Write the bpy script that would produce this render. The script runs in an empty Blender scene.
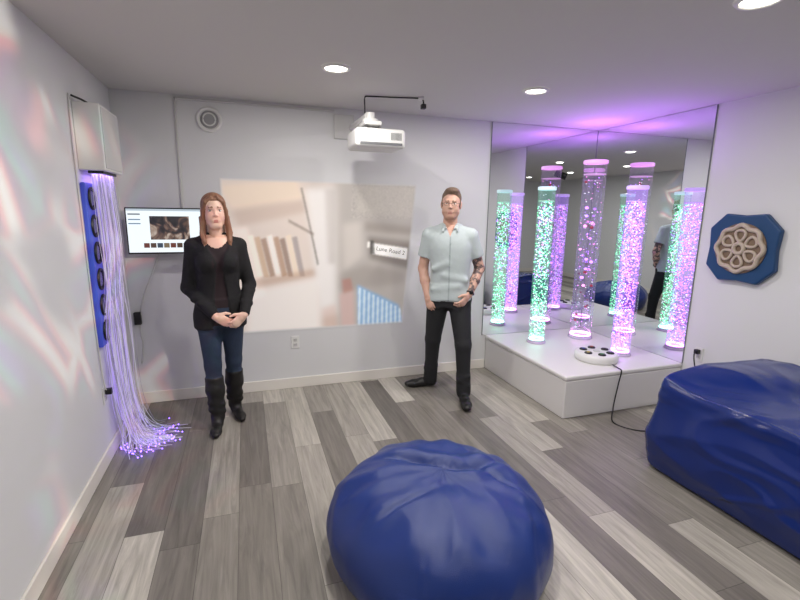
import bpy, math, random
import numpy as np
from mathutils import Vector, Matrix, noise as mnoise
random.seed(4); np.random.seed(4)
scene = bpy.context.scene
scene.view_settings.view_transform = 'Standard'
scene.view_settings.look = 'None'
scene.view_settings.exposure = 0.0

# ------------------------------------------------------------------ helpers
def C(r, g, b):
    f = lambda c: (c/255/12.92) if c/255 <= .04045 else ((c/255+.055)/1.055)**2.4
    return (f(r), f(g), f(b), 1)

def M(name, col, rough=.5, metal=0, emit=None, es=0, bump=0, bscale=60, var=0, vscale=8, coat=0, stretch=None, nosample=False):
    m = bpy.data.materials.new(name); m.use_nodes = True
    nt = m.node_tree; b = nt.nodes['Principled BSDF']
    b.inputs['Base Color'].default_value = col
    b.inputs['Roughness'].default_value = rough
    b.inputs['Metallic'].default_value = metal
    b.inputs['Coat Weight'].default_value = coat
    if emit is not None:
        b.inputs['Emission Color'].default_value = emit
        b.inputs['Emission Strength'].default_value = es
    tc = nt.nodes.new('ShaderNodeTexCoord'); mp = nt.nodes.new('ShaderNodeMapping')
    nt.links.new(tc.outputs['Object'], mp.inputs['Vector'])
    if stretch: mp.inputs['Scale'].default_value = stretch
    n = nt.nodes.new('ShaderNodeTexNoise'); n.inputs['Scale'].default_value = vscale; n.inputs['Detail'].default_value = 4
    nt.links.new(mp.outputs[0], n.inputs['Vector'])
    if var > 0:
        mx = nt.nodes.new('ShaderNodeMix'); mx.data_type = 'RGBA'
        mx.inputs[6].default_value = tuple(c*(1-var) for c in col[:3])+(1,)
        mx.inputs[7].default_value = tuple(min(1, c*(1+var)) for c in col[:3])+(1,)
        nt.links.new(n.outputs['Fac'], mx.inputs[0]); nt.links.new(mx.outputs[2], b.inputs['Base Color'])
    if bump > 0:
        n2 = nt.nodes.new('ShaderNodeTexNoise'); n2.inputs['Scale'].default_value = bscale; n2.inputs['Detail'].default_value = 3
        nt.links.new(mp.outputs[0], n2.inputs['Vector'])
        bp = nt.nodes.new('ShaderNodeBump'); bp.inputs['Strength'].default_value = bump; bp.inputs['Distance'].default_value = .01
        nt.links.new(n2.outputs['Fac'], bp.inputs['Height']); nt.links.new(bp.outputs[0], b.inputs['Normal'])
    if nosample: m.cycles.emission_sampling = 'NONE'
    return m

def mk(name, V, F, mats, idx=None, parent=None, smooth=True, loc=None, rot=None):
    me = bpy.data.meshes.new(name)
    me.from_pydata([tuple(map(float, v)) for v in V], [], [tuple(map(int, f)) for f in F])
    if not isinstance(mats, (list, tuple)): mats = [mats]
    for m in mats: me.materials.append(m)
    if idx is not None: me.polygons.foreach_set('material_index', np.array(idx, dtype=np.int32))
    me.polygons.foreach_set('use_smooth', np.full(len(me.polygons), smooth))
    me.update()
    o = bpy.data.objects.new(name, me); scene.collection.objects.link(o)
    if parent: o.parent = parent
    if loc: o.location = loc
    if rot: o.rotation_euler = rot
    return o

def empty(name, loc=(0, 0, 0), rot=(0, 0, 0)):
    e = bpy.data.objects.new(name, None); scene.collection.objects.link(e)
    e.location = loc; e.rotation_euler = rot; e.empty_display_size = .1
    return e

def box(name, x0, x1, y0, y1, z0, z1, mat, bevel=0, parent=None, seg=3):
    V = [(x, y, z) for x in (x0, x1) for y in (y0, y1) for z in (z0, z1)]
    F = [(0, 1, 3, 2), (4, 6, 7, 5), (0, 4, 5, 1), (2, 3, 7, 6), (0, 2, 6, 4), (1, 5, 7, 3)]
    o = mk(name, V, F, mat, parent=parent, smooth=bevel > 0)
    if bevel > 0:
        md = o.modifiers.new('b', 'BEVEL'); md.width = bevel; md.segments = seg
        md.harden_normals = False
        w = o.modifiers.new('w', 'WEIGHTED_NORMAL'); w.keep_sharp = False
    return o

def lathe(name, prof, mat, center=(0, 0, 0), parent=None, n=48, axis='Z', smooth=True, auto=True, caps=True):
    V = []; F = []
    for (r, z) in prof:
        for i in range(n):
            a = 2*math.pi*i/n
            p = (r*math.cos(a), r*math.sin(a), z)
            if axis == 'X': p = (p[2], p[0], p[1])
            if axis == 'Y': p = (p[1], p[2], p[0])
            V.append((p[0]+center[0], p[1]+center[1], p[2]+center[2]))
    for j in range(len(prof)-1):
        for i in range(n):
            F.append((j*n+i, j*n+(i+1) % n, (j+1)*n+(i+1) % n, (j+1)*n+i))
    if caps and prof[0][0] > 1e-4: F.append(tuple(reversed(range(n))))
    if caps and prof[-1][0] > 1e-4: F.append(tuple(range((len(prof)-1)*n, len(prof)*n)))
    o = mk(name, V, F, mat, parent=parent, smooth=smooth)
    if auto:
        e = o.modifiers.new('e', 'EDGE_SPLIT'); e.split_angle = math.radians(35)
    return o

def sweep(pts, r, closed=False, n=8):
    pts = [Vector(p) for p in pts]; N = len(pts); V = []; F = []
    up = Vector((0.01, 0.02, 1))
    for i, p in enumerate(pts):
        if closed: t = pts[(i+1) % N]-pts[i-1]
        else: t = pts[min(i+1, N-1)]-pts[max(i-1, 0)]
        t.normalize()
        u = up-t*up.dot(t)
        if u.length < .15: u = Vector((1, 0, 0))-t*t.x
        u.normalize(); w = t.cross(u)
        rr = r[i] if isinstance(r, (list, tuple)) else r
        for k in range(n):
            a = 2*math.pi*k/n
            V.append(p+u*math.cos(a)*rr+w*math.sin(a)*rr)
    for i in range(N if closed else N-1):
        for k in range(n):
            a = i*n+k; b = i*n+(k+1) % n; c = ((i+1) % N)*n+(k+1) % n; d = ((i+1) % N)*n+k
            F.append((a, b, c, d))
    if not closed:
        F.append(tuple(reversed(range(n)))); F.append(tuple(range((N-1)*n, N*n)))
    return V, F

def catmull(pts, sub=8):
    pts = [np.array(p, float) for p in pts]; out = []
    P = [2*pts[0]-pts[1]]+pts+[2*pts[-1]-pts[-2]]
    for i in range(1, len(P)-2):
        for s in range(sub):
            t = s/sub
            out.append(.5*((2*P[i])+(-P[i-1]+P[i+1])*t+(2*P[i-1]-5*P[i]+4*P[i+1]-P[i+2])*t*t+(-P[i-1]+3*P[i]-3*P[i+1]+P[i+2])*t**3))
    out.append(pts[-1]); return out

def cord(name, pts, r, mat, parent=None, closed=False, smoothpath=True):
    if smoothpath: pts = catmull(pts)
    V, F = sweep(pts, r, closed)
    return mk(name, V, F, mat, parent=parent)

def sphere(c, r, nu=14, nv=9):
    V = []; F = []
    for j in range(nv+1):
        ph = math.pi*j/nv
        for i in range(nu):
            a = 2*math.pi*i/nu
            V.append((c[0]+r[0]*math.sin(ph)*math.cos(a), c[1]+r[1]*math.sin(ph)*math.sin(a), c[2]+r[2]*math.cos(ph)))
    for j in range(nv):
        for i in range(nu):
            F.append((j*nu+i, (j+1)*nu+i, (j+1)*nu+(i+1) % nu, j*nu+(i+1) % nu))
    return V, F

# ------------------------------------------------------------------ camera
cam_d = bpy.data.cameras.new('camera'); cam = bpy.data.objects.new('camera', cam_d)
scene.collection.objects.link(cam); scene.camera = cam
cam_d.sensor_width = 36; cam_d.lens = 455/800*36; cam_d.clip_start = .05
Fv = Vector((.315, .930, -.191)).normalized()
Rv = Vector((.948, -.315, .0137)); Rv = (Rv-Fv*Rv.dot(Fv)).normalized(); Uv = Rv.cross(Fv)
m3 = Matrix((Rv, Uv, -Fv)).transposed()
cam.matrix_world = Matrix.Translation((0, 0, 1.58)) @ m3.to_4x4()

# ------------------------------------------------------------------ materials
wall_m = M('wall_paint', C(220, 221, 222), .6, bump=.03, bscale=250)
ceil_m = M('ceiling_paint', C(208, 206, 204), .8, bump=.03, bscale=200)
trim_m = M('trim_paint', C(232, 228, 220), .4)
white_m = M('white_plastic', C(228, 228, 226), .35)
offw_m = M('offwhite_plastic', C(205, 205, 203), .4)
black_m = M('black_plastic', C(18, 18, 20), .4)
grey_m = M('grey_plastic', C(110, 112, 115), .4)
vinyl_m = M('white_vinyl', C(226, 224, 224), .38, bump=.08, bscale=300)
blue_m = M('blue_vinyl', C(20, 48, 118), .32, bump=.18, bscale=350, var=.08, vscale=3)
blue2_m = M('blue_gloss_vinyl', C(12, 38, 108), .19, bump=.10, bscale=300, var=.08, vscale=3)
bluep_m = M('blue_plastic', C(22, 66, 112), .4)
metal_m = M('brushed_metal', C(170, 170, 172), .3, 1)

def floor_material():
    m = M('vinyl_plank_floor', (.3, .3, .3, 1), .42); nt = m.node_tree; b = nt.nodes['Principled BSDF']; L = nt.links
    geo = nt.nodes.new('ShaderNodeNewGeometry'); sp = nt.nodes.new('ShaderNodeSeparateXYZ'); L.new(geo.outputs['Position'], sp.inputs[0])
    def mt(op, a, bb=None, c=None):
        n = nt.nodes.new('ShaderNodeMath'); n.operation = op
        for i, v in enumerate((a, bb, c)):
            if v is None: continue
            if isinstance(v, (int, float)): n.inputs[i].default_value = v
            else: L.new(v, n.inputs[i])
        return n.outputs[0]
    W, LN = .176, 1.22
    xs = mt('DIVIDE', mt('ADD', sp.outputs[0], 5.03), W); row = mt('FLOOR', xs); fx = mt('FRACT', xs)
    wn = nt.nodes.new('ShaderNodeTexWhiteNoise'); wn.noise_dimensions = '1D'; L.new(row, wn.inputs['W'])
    ys = mt('ADD', mt('DIVIDE', mt('ADD', sp.outputs[1], 10), LN), mt('MULTIPLY', wn.outputs['Value'], 3.7))
    col = mt('FLOOR', ys); fy = mt('FRACT', ys)
    cb = nt.nodes.new('ShaderNodeCombineXYZ'); L.new(row, cb.inputs[0]); L.new(col, cb.inputs[1])
    w2 = nt.nodes.new('ShaderNodeTexWhiteNoise'); w2.noise_dimensions = '2D'; L.new(cb.outputs[0], w2.inputs['Vector'])
    rp = nt.nodes.new('ShaderNodeValToRGB'); L.new(w2.outputs['Value'], rp.inputs[0])
    cr = rp.color_ramp; cr.interpolation = 'LINEAR'
    cr.elements[0].position = 0; cr.elements[0].color = C(112, 107, 101)
    cr.elements[1].position = 1; cr.elements[1].color = C(196, 191, 181)
    for p, c in ((.18, C(127, 122, 115)), (.34, C(150, 145, 137)), (.6, C(167, 162, 153)), (.78, C(181, 176, 166))):
        e = cr.elements.new(p); e.color = c
    cv = nt.nodes.new('ShaderNodeCombineXYZ')
    L.new(mt('MULTIPLY', sp.outputs[0], 34), cv.inputs[0]); L.new(mt('MULTIPLY', sp.outputs[1], 2.2), cv.inputs[1]); L.new(mt('MULTIPLY', w2.outputs['Value'], 40), cv.inputs[2])
    nz = nt.nodes.new('ShaderNodeTexNoise'); nz.inputs['Scale'].default_value = 1; nz.inputs['Detail'].default_value = 6; nz.inputs['Roughness'].default_value = .65
    nz.inputs['Distortion'].default_value = .8
    L.new(cv.outputs[0], nz.inputs['Vector'])
    g = nt.nodes.new('ShaderNodeMapRange'); L.new(nz.outputs['Fac'], g.inputs[0])
    g.inputs[1].default_value = .3; g.inputs[2].default_value = .7; g.inputs[3].default_value = .62; g.inputs[4].default_value = 1.16
    ex = mt('MULTIPLY', mt('MINIMUM', fx, mt('SUBTRACT', 1, fx)), W); ey = mt('MULTIPLY', mt('MINIMUM', fy, mt('SUBTRACT', 1, fy)), LN)
    seam = mt('GREATER_THAN', mt('MINIMUM', ex, ey), .0014)
    sm = mt('ADD', mt('MULTIPLY', seam, .55), .45)
    vm = nt.nodes.new('ShaderNodeVectorMath'); vm.operation = 'SCALE'
    L.new(rp.outputs[0], vm.inputs[0]); L.new(mt('MULTIPLY', g.outputs[0], sm), vm.inputs[3])
    L.new(vm.outputs[0], b.inputs['Base Color'])
    return m
floor_m = floor_material()

# ------------------------------------------------------------------ room shell
XL, XR, YB, YF, H = -.89, 3.47, 4.0, -2.8, 2.42
box('floor', XL-.1, XR+.1, YF-.1, YB+.1, -.1, 0, floor_m)
box('ceiling', XL-.1, XR+.1, YF-.1, YB+.1, H, H+.1, ceil_m)
box('wall_back', XL-.1, XR+.1, YB, YB+.1, 0, H, wall_m)
box('wall_left', XL-.1, XL, YF, YB, 0, H, wall_m)
box('wall_right', XR, XR+.1, YF, YB, 0, H, wall_m)
box('wall_front', XL-.1, XR+.1, YF-.1, YF, 0, H, wall_m)
box('baseboard_back', XL, 2.28, YB-.014, YB, 0, .095, trim_m, .004)
box('baseboard_left', XL, XL+.014, YF, YB-.014, 0, .095, trim_m, .004)
box('baseboard_right', XR-.014, XR, YF, 2.73, 0, .095, trim_m, .004)
box('baseboard_front', XL+.014, XR-.014, YF, YF+.014, 0, .095, trim_m, .004)
# door behind the viewer, seen only in the mirrors
wood_d = M('dark_wood', C(70, 48, 36), .5, var=.3, vscale=6, stretch=(8, 8, 1))
d = empty('door_1')
box('slab', .2, 1.05, YF+.002, YF+.04, 0.005, 2.03, wood_d, .004, d)
for n_, a in (('frame_a', (.13, .2)), ('frame_b', (1.05, 1.12))): box(n_, a[0], a[1], YF+.0, YF+.05, 0, 2.1, trim_m, .003, d)
box('frame_c', .13, 1.12, YF, YF+.05, 2.035, 2.1, trim_m, .003, d)
V, F = sphere((.98, YF+.075, .98), (.03, .03, .03)); mk('knob', V, F, metal_m, parent=d)
# storage shelf on front wall
sh = empty('storage_shelf')
for i, x in enumerate((1.5, 2.75)): box('side_%d' % i, x, x+.03, YF+.016, YF+.4, 0.0, 1.7, wood_d, .002, sh)
for i, z in enumerate((.04, .45, .86, 1.27, 1.67)): box('board_%d' % i, 1.53, 2.75, YF+.016, YF+.4, z, z+.03, wood_d, .002, sh)
bins = [M('bin_%d' % i, c, .5) for i, c in enumerate((C(120, 60, 50), C(40, 60, 90), C(190, 180, 160)))]
for i in range(9):
    r_, c_ = divmod(i, 3); x = 1.56+.4*c_; z = (.07, .48, .89)[r_]
    box('bin_%d' % i, x, x+.36, YF+.05, YF+.38, z, z+.26, bins[(i*2+r_) % 3], .01, sh)

# ------------------------------------------------------------------ ceiling lights
lens_m = M('lamp_lens', (1, 1, 1, 1), .5, emit=(1, .93, .80, 1), es=11)
for j, y in enumerate((2.91, 1.43, -.05, -1.5)):
    for x in (.56, 1.96):
        e = empty('recessed_ceiling_light', (x, y, H))
        lathe('trim', [(.066, -.004), (.070, -.012), (.082, -.010), (.090, -.001), (.090, -.0005)], white_m, parent=e, auto=False, caps=False)
        lathe('lens', [(0, -.005), (.067, -.005), (.067, -.001), (0, -.001)], lens_m, parent=e)
        ld = bpy.data.lights.new('lamp', 'AREA'); ld.shape = 'DISK'; ld.size = .11; ld.energy = (15, 15, 10.5, 5)[j]; ld.color = (1, .96, .91)
        lo = bpy.data.objects.new('lamp', ld); scene.collection.objects.link(lo); lo.parent = e; lo.location = (0, 0, -.013)

# ------------------------------------------------------------------ mirrors
def mirror_mat():
    m = bpy.data.materials.new('mirror_glass'); m.use_nodes = True
    b = m.node_tree.nodes['Principled BSDF']; b.inputs['Metallic'].default_value = 1; b.inputs['Roughness'].default_value = 0.0
    b.inputs['Base Color'].default_value = (.80, .82, .83, 1); return m
mir = mirror_mat(); edge_m = M('mirror_edge', C(120, 126, 128), .3)
PT = .35
e = empty('corner_mirror')
box('back_panel', 2.245, XR-.008, YB-.008, YB-.001, PT+.002, H-.004, mir, 0, e)
box('side_panel', XR-.008, XR-.001, 2.735, YB-.001, PT+.002, H-.004, mir, 0, e)
box('back_edge', 2.240, 2.245, YB-.010, YB-.001, PT+.002, H-.004, edge_m, 0, e)
box('side_edge', XR-.010, XR-.001, 2.730, 2.735, PT+.002, H-.004, edge_m, 0, e)
box('corner_joint', XR-.011, XR-.008, YB-.011, YB-.008, PT+.002, H-.004, edge_m, 0, e)

# ------------------------------------------------------------------ platform
e = empty('padded_platform')
box('base', 2.285, XR-.002, 2.735, YB-.002, 0, .31, vinyl_m, .01, e)
box('top_pad', 2.28, XR-.002, 2.73, YB-.002, .312, PT, vinyl_m, .014, e, 4)

# ------------------------------------------------------------------ bubble tubes
def tube_mat(tint, s):
    m = bpy.data.materials.new('acrylic_water'); m.use_nodes = True; nt = m.node_tree; nt.nodes.clear()
    o = nt.nodes.new('ShaderNodeOutputMaterial'); tr = nt.nodes.new('ShaderNodeBsdfTransparent'); gl = nt.nodes.new('ShaderNodeBsdfGlossy')
    tr.inputs[0].default_value = (.95, .95, .97, 1); gl.inputs['Roughness'].default_value = .05
    lw = nt.nodes.new('ShaderNodeLayerWeight'); lw.inputs[0].default_value = .25
    mp = nt.nodes.new('ShaderNodeMapRange'); mp.inputs[3].default_value = .04; mp.inputs[4].default_value = .55
    nt.links.new(lw.outputs['Facing'], mp.inputs[0])
    mx = nt.nodes.new('ShaderNodeMixShader'); nt.links.new(mp.outputs[0], mx.inputs[0]); nt.links.new(tr.outputs[0], mx.inputs[1]); nt.links.new(gl.outputs[0], mx.inputs[2])
    em = nt.nodes.new('ShaderNodeEmission'); em.inputs[0].default_value = tint; em.inputs[1].default_value = s
    ad = nt.nodes.new('ShaderNodeAddShader'); nt.links.new(mx.outputs[0], ad.inputs[0]); nt.links.new(em.outputs[0], ad.inputs[1])
    nt.links.new(ad.outputs[0], o.inputs[0]); m.cycles.emission_sampling = 'NONE'
    return m
def glow(name, c, s): return M(name, (.6, .6, .6, 1), .3, emit=c, es=s, nosample=True)
g_green = glow('bubble_green', (.08, 1, .36, 1), 2.2); g_wht = glow('bubble_white', (.85, .9, 1, 1), 1.7)
g_vio = glow('bubble_violet', (.42, .10, 1, 1), 3.0); g_pink = glow('bubble_pink', (1, .2, .75, 1), 2.2)
g_pale = glow('bubble_pale', (.55, .45, 1, 1), .5)
ico_t = (1+5**.5)/2
icoV = np.array([(-1, ico_t, 0), (1, ico_t, 0), (-1, -ico_t, 0), (1, -ico_t, 0), (0, -1, ico_t), (0, 1, ico_t), (0, -1, -ico_t), (0, 1, -ico_t), (ico_t, 0, -1), (ico_t, 0, 1), (-ico_t, 0, -1), (-ico_t, 0, 1)])/math.hypot(1, ico_t)
icoF = np.array([(0, 11, 5), (0, 5, 1), (0, 1, 7), (0, 7, 10), (0, 10, 11), (1, 5, 9), (5, 11, 4), (11, 10, 2), (10, 7, 6), (7, 1, 8), (3, 9, 4), (3, 4, 2), (3, 2, 6), (3, 6, 8), (3, 8, 9), (4, 9, 5), (2, 4, 11), (6, 2, 10), (8, 6, 7), (9, 8, 1)])
def bubbles(name, cnt, R, z0, z1, rad, mats, pick, parent, bias=1.0):
    V = []; F = []; I = []
    for i in range(cnt):
        t = random.random()**bias; z = z0+(z1-z0)*t
        rr = R*math.sqrt(random.random())*.95; a = random.random()*6.283
        s = random.uniform(*rad)
        o_ = len(V)
        for v in icoV: V.append((rr*math.cos(a)+v[0]*s, rr*math.sin(a)+v[1]*s, z+v[2]*s*.8))
        k = pick(t)
        for f in icoF: F.append(tuple(f+o_)); I.append(k)
    return mk(name, V, F, mats, I, parent=parent)
def bubble_tube(x, y, R, h, tint, ts, kind):
    e = empty('bubble_tube', (x, y, PT+.001))
    lathe('base_housing', [(R+.012, 0), (R+.012, .010), (R+.004, .018), (R+.002, .03), (R-.002, .032), (0, .032)], M('clear_base', C(200, 185, 215), .25), parent=e)
    ringc = {'green': (.25, .9, .55, 1), 'violet': (.6, .2, 1, 1), 'pink': (.95, .3, .9, 1)}[kind]
    lathe('glow_ring', [(R-.016, .033), (R-.006, .033), (R-.006, .042), (R-.016, .042), (R-.016, .033)], M('led_ring', (1, 1, 1, 1), .4, emit=ringc, es=9), parent=e, auto=False, caps=False)
    lathe('tube_wall', [(R, .032), (R, h-.02)], tube_mat(tint, ts), parent=e, n=40, auto=False, caps=False)
    capm = glow('cap_glow', {'green': (.45, .75, .8, 1), 'violet': (.55, .3, 1, 1), 'pink': (.9, .3, .9, 1)}[kind], .8)
    lathe('cap', [(R+.004, h-.03), (R+.006, h-.028), (R+.006, h-.004), (R-.002, h), (0, h)], capm, parent=e, caps=False)
    lathe('water_line', [(0, h-.13), (R-.003, h-.13), (R-.003, h-.125), (0, h-.125)], glow('water_surface', ringc, .5), parent=e)
    if kind == 'green':
        bubbles('bubbles', 950, R, .05, h-.13, (.004, .0080), [g_green, g_wht, g_vio, g_pale], lambda t: random.choice((0, 0, 0, 1, 1, 3, 2 if t > .45 else 0)), e)
    elif kind == 'violet':
        bubbles('bubbles', 1150, R, .05, h-.13, (.004, .0080), [g_vio, g_wht, g_pink, g_pale], lambda t: random.choice((0, 0, 0, 0, 0, 1, 2, 3)), e)
    else:
        bubbles('bubbles', 110, R, .05, h-.13, (.003, .007), [g_pink, g_wht, g_vio], lambda t: random.choice((0, 1, 2)), e)
        bubbles('floating_balls', 18, R*.8, .12, h-.15, (.015, .021), [g_pink, g_vio, M('float_ball', C(190, 50, 60), .3)], lambda t: random.choice((0, 1, 2)), e)
    ld = bpy.data.lights.new('ceiling_glow_lamp', 'AREA'); ld.shape = 'DISK'; ld.size = R*1.6; ld.energy = {'green': .9, 'violet': 2.8, 'pink': 2.8}[kind]  # added lamp on the cap, stands in for base LED glow on ceiling
    ld.color = {'green': (.5, .4, 1), 'violet': (.42, .12, 1), 'pink': (.56, .16, 1)}[kind]
    lo = bpy.data.objects.new('ceiling_glow_lamp', ld); scene.collection.objects.link(lo); lo.parent = e; lo.location = (0, 0, h+.006); lo.rotation_euler = (math.pi, 0, 0)
bubble_tube(2.634, 3.627, .076, 1.47, (.1, .9, .45, 1), .09, 'green')
bubble_tube(3.18, 3.66, .104, 1.73, (.6, .4, 1, 1), .045, 'pink')
bubble_tube(3.135, 3.085, .080, 1.47, (.40, .14, 1, 1), .24, 'violet')

# switch pod
e = empty('switch_pod', (2.825, 3.03, PT+.001))
lathe('drum', [(.168, 0), (.176, .008), (.178, .045), (.168, .062), (.15, .068), (0, .07)], white_m, parent=e, auto=False)
bc = [C(30, 30, 34), C(150, 40, 40), C(40, 60, 150), C(190, 170, 60), C(40, 120, 60), C(60, 40, 90)]
for i in range(6):
    a = i*math.pi/3+.2
    lathe('button_%d' % i, [(.032, .06), (.032, .074), (.027, .079), (0, .08)], black_m, (.108*math.cos(a), .108*math.sin(a), 0), e, 20)
    lathe('button_dot_%d' % i, [(.015, .0795), (.013, .083), (0, .084)], M('button_%d' % i, bc[i], .3), (.108*math.cos(a), .108*math.sin(a), 0), e, 16)
lathe('button_hub', [(.03, .068), (.028, .076), (0, .078)], offw_m, parent=e)

# ------------------------------------------------------------------ outlets
def outlet(name, loc, rotz, plug=False):
    e = empty(name, loc, (0, 0, rotz))   # local -Y points into room
    box('plate', -.035, .035, -.006, -.0005, -.057, .057, white_m, .003, e)
    for i, z in enumerate((-.022, .022)):
        box('socket_%d' % i, -.017, .017, -.009, -.005, z-.014, z+.014, offw_m, .004, e)
        for k, x in enumerate((-.006, .006)): box('slot_%d%d' % (i, k), x-.0012, x+.0012, -.0095, -.0085, z-.004, z+.006, black_m, 0, e)
    if plug:
        box('plug', -.018, .018, -.045, -.0096, .006, .042, black_m, .005, e)
    return e
outlet('wall_outlet', (.374, YB, .424), 0)
outlet('wall_outlet', (XR, 2.60, .47), -math.pi/2, True)
outlet('wall_outlet', (XL, 3.14, .42), math.pi/2, True)
cord('power_cable', [(XR-.05, 2.60, .49), (XR-.09, 2.57, .45), (XR-.08, 2.52, .2), (XR-.14, 2.50, .012), (3.1, 2.42, .006), (2.75, 2.38, .006), (2.62, 2.55, .006), (2.72, 2.68, .05), (2.78, 2.712, .25), (2.80, 2.715, .35), (2.81, 2.76, .360), (2.825, 2.84, .362)], .005, black_m)

# ------------------------------------------------------------------ octagonal activity board
e = empty('activity_wall_panel', (XR, 2.37, 1.350), (0, -math.pi/2, 0))
pts = [(.14, .25), (.25, .14), (.238, 0), (.25, -.14), (.14, -.25), (0, -.238), (-.14, -.25), (-.25, -.14), (-.238, 0), (-.25, .14), (-.14, .25), (0, .238)]
def prism(name, pts, z0, z1, mat, bev, parent):
    n = len(pts); V = [(x, y, z0) for x, y in pts]+[(x, y, z1) for x, y in pts]
    area = sum(pts[i][0]*pts[(i+1) % n][1]-pts[(i+1) % n][0]*pts[i][1] for i in range(n))
    F = [(i, (i+1) % n, n+(i+1) % n, n+i) for i in range(n)]+[tuple(range(n-1, -1, -1)), tuple(range(n, 2*n))]
    if area < 0: F = [tuple(reversed(f)) for f in F]
    o = mk(name, V, F, mat, parent=parent, smooth=False)
    if bev: md = o.modifiers.new('b', 'BEVEL'); md.width = bev; md.segments = 3
    return o
prism('blue_frame', pts, .001, .05, bluep_m, .012, e)
cream = M('cream_plastic', C(186, 172, 156), .5); tan = M('tan_wood', C(122, 102, 84), .5, var=.2)
lathe('disc', [(.182, .05), (.182, .058), (0, .059)], tan, parent=e)
def ring(name, c, R, r, z, mat, parent, n=36):
    return cord(name, [(c[0]+R*math.cos(2*math.pi*i/n), c[1]+R*math.sin(2*math.pi*i/n), z) for i in range(n)], r, mat, parent, closed=True, smoothpath=False)
# outer scalloped ring and carved rosette petals
nS = 96
cord('outer_ring', [((.160+.010*math.cos(8*2*math.pi*i/nS))*math.cos(2*math.pi*i/nS), (.160+.010*math.cos(8*2*math.pi*i/nS))*math.sin(2*math.pi*i/nS), .062) for i in range(nS)], .017, cream, e, closed=True, smoothpath=False)
for i in range(6):
    a = i*2*math.pi/6; ca, sa = math.cos(a), math.sin(a)
    P_ = []
    for k in range(20):
        t = 2*math.pi*k/20; lx = .093+.040*math.cos(t); ly = .034*math.sin(t)*(1+.35*math.cos(t))
        P_.append((lx*ca-ly*sa, lx*sa+ly*ca, .064))
    cord('petal_%d' % i, P_, .011, cream, e, closed=True, smoothpath=False)
ring('hub_ring', (0, 0), .036, .015, .066, cream, e, 24)

# ------------------------------------------------------------------ wall speaker
e = empty('wall_speaker', (-.224, YB, 2.255))
lathe('rim', [(.095, 0), (.095, -.012), (.085, -.02), (.068, -.012), (.066, -.004)], white_m, parent=e, axis='Y', auto=False, caps=False)
lathe('grille', [(.066, -.004), (.05, -.005), (.045, -.016), (0, -.02)], M('speaker_grille', C(165, 165, 167), .5, bump=.5, bscale=400), parent=e, axis='Y', caps=False)
ring_pts = [(.045*math.cos(i*math.pi/16), -.02, .045*math.sin(i*math.pi/16)) for i in range(32)]
cord('inner_ring', ring_pts, .006, white_m, e, closed=True, smoothpath=False)

# conduit
e = empty('cable_conduit')
for nme, a in (('vertical', (-.466, -.450, 1.50, 2.400)), ('horizontal', (-.466, .75, 2.384, 2.400))):
    box(nme, a[0], a[1], YB-.014, YB-.0005, a[2], a[3], offw_m, .003, e)

# ------------------------------------------------------------------ projector
e = empty('ceiling_projector', (0, 0, 0))
box('wall_plate', .745, .915, YB-.02, YB-.0005, 2.175, 2.37, offw_m, .004, e)
box('mount_arm', .875, .91, 3.45, YB-.02, 2.245, 2.285, white_m, .004, e)
box('mount_head', .85, .98, 3.36, 3.53, 2.195, 2.225, white_m, .008, e)
lathe('mount_collar', [(.06, 2.226), (.06, 2.245), (.036, 2.25), (.036, 2.29), (0, 2.292)], white_m, (.915, 3.45, 0), e)
lathe('mount_pin', [(.03, 2.16), (.03, 2.20)], metal_m, (.915, 3.45, 0), e)
for k, x in enumerate((.86, .965)): box('mount_foot_%d' % k, x, x+.012, 3.37, 3.52, 2.165, 2.197, metal_m, 0, e)
body = box('body', .77, 1.145, 3.29, 3.60, 2.030, 2.165, white_m, .03, e, 5)
box('front_strip', .80, 1.115, 3.2885, 3.292, 2.05, 2.066, grey_m, .001, e)
for i in range(9): box('vent_%d' % i, 1.03+.009*i, 1.034+.009*i, 3.2885, 3.291, 2.085, 2.135, grey_m, 0, e)
lathe('lens_ring', [(.05, 2.162), (.05, 2.172), (.035, 2.172), (.03, 2.165), (0, 2.165)], black_m, (1.06, 3.5, 0), e)
box('logo_panel', .86, .93, 3.2885, 3.2905, 2.10, 2.12, offw_m, 0, e)
e2 = empty('sensor_cable')
cord('cable', [(.885, 3.49, 2.294), (.884, 3.49, 2.34), (.885, 3.49, 2.405), (.92, 3.48, 2.412), (1.1, 3.44, 2.412), (1.26, 3.40, 2.412), (1.30, 3.385, 2.405), (1.31, 3.38, 2.37)], .005, black_m, e2)
box('sensor', 1.29, 1.325, 3.36, 3.40, 2.335, 2.37, black_m, .006, e2)
box('ceiling_clip', 1.27, 1.31, 3.375, 3.41, 2.40, 2.4195, white_m, .004, e2)

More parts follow.
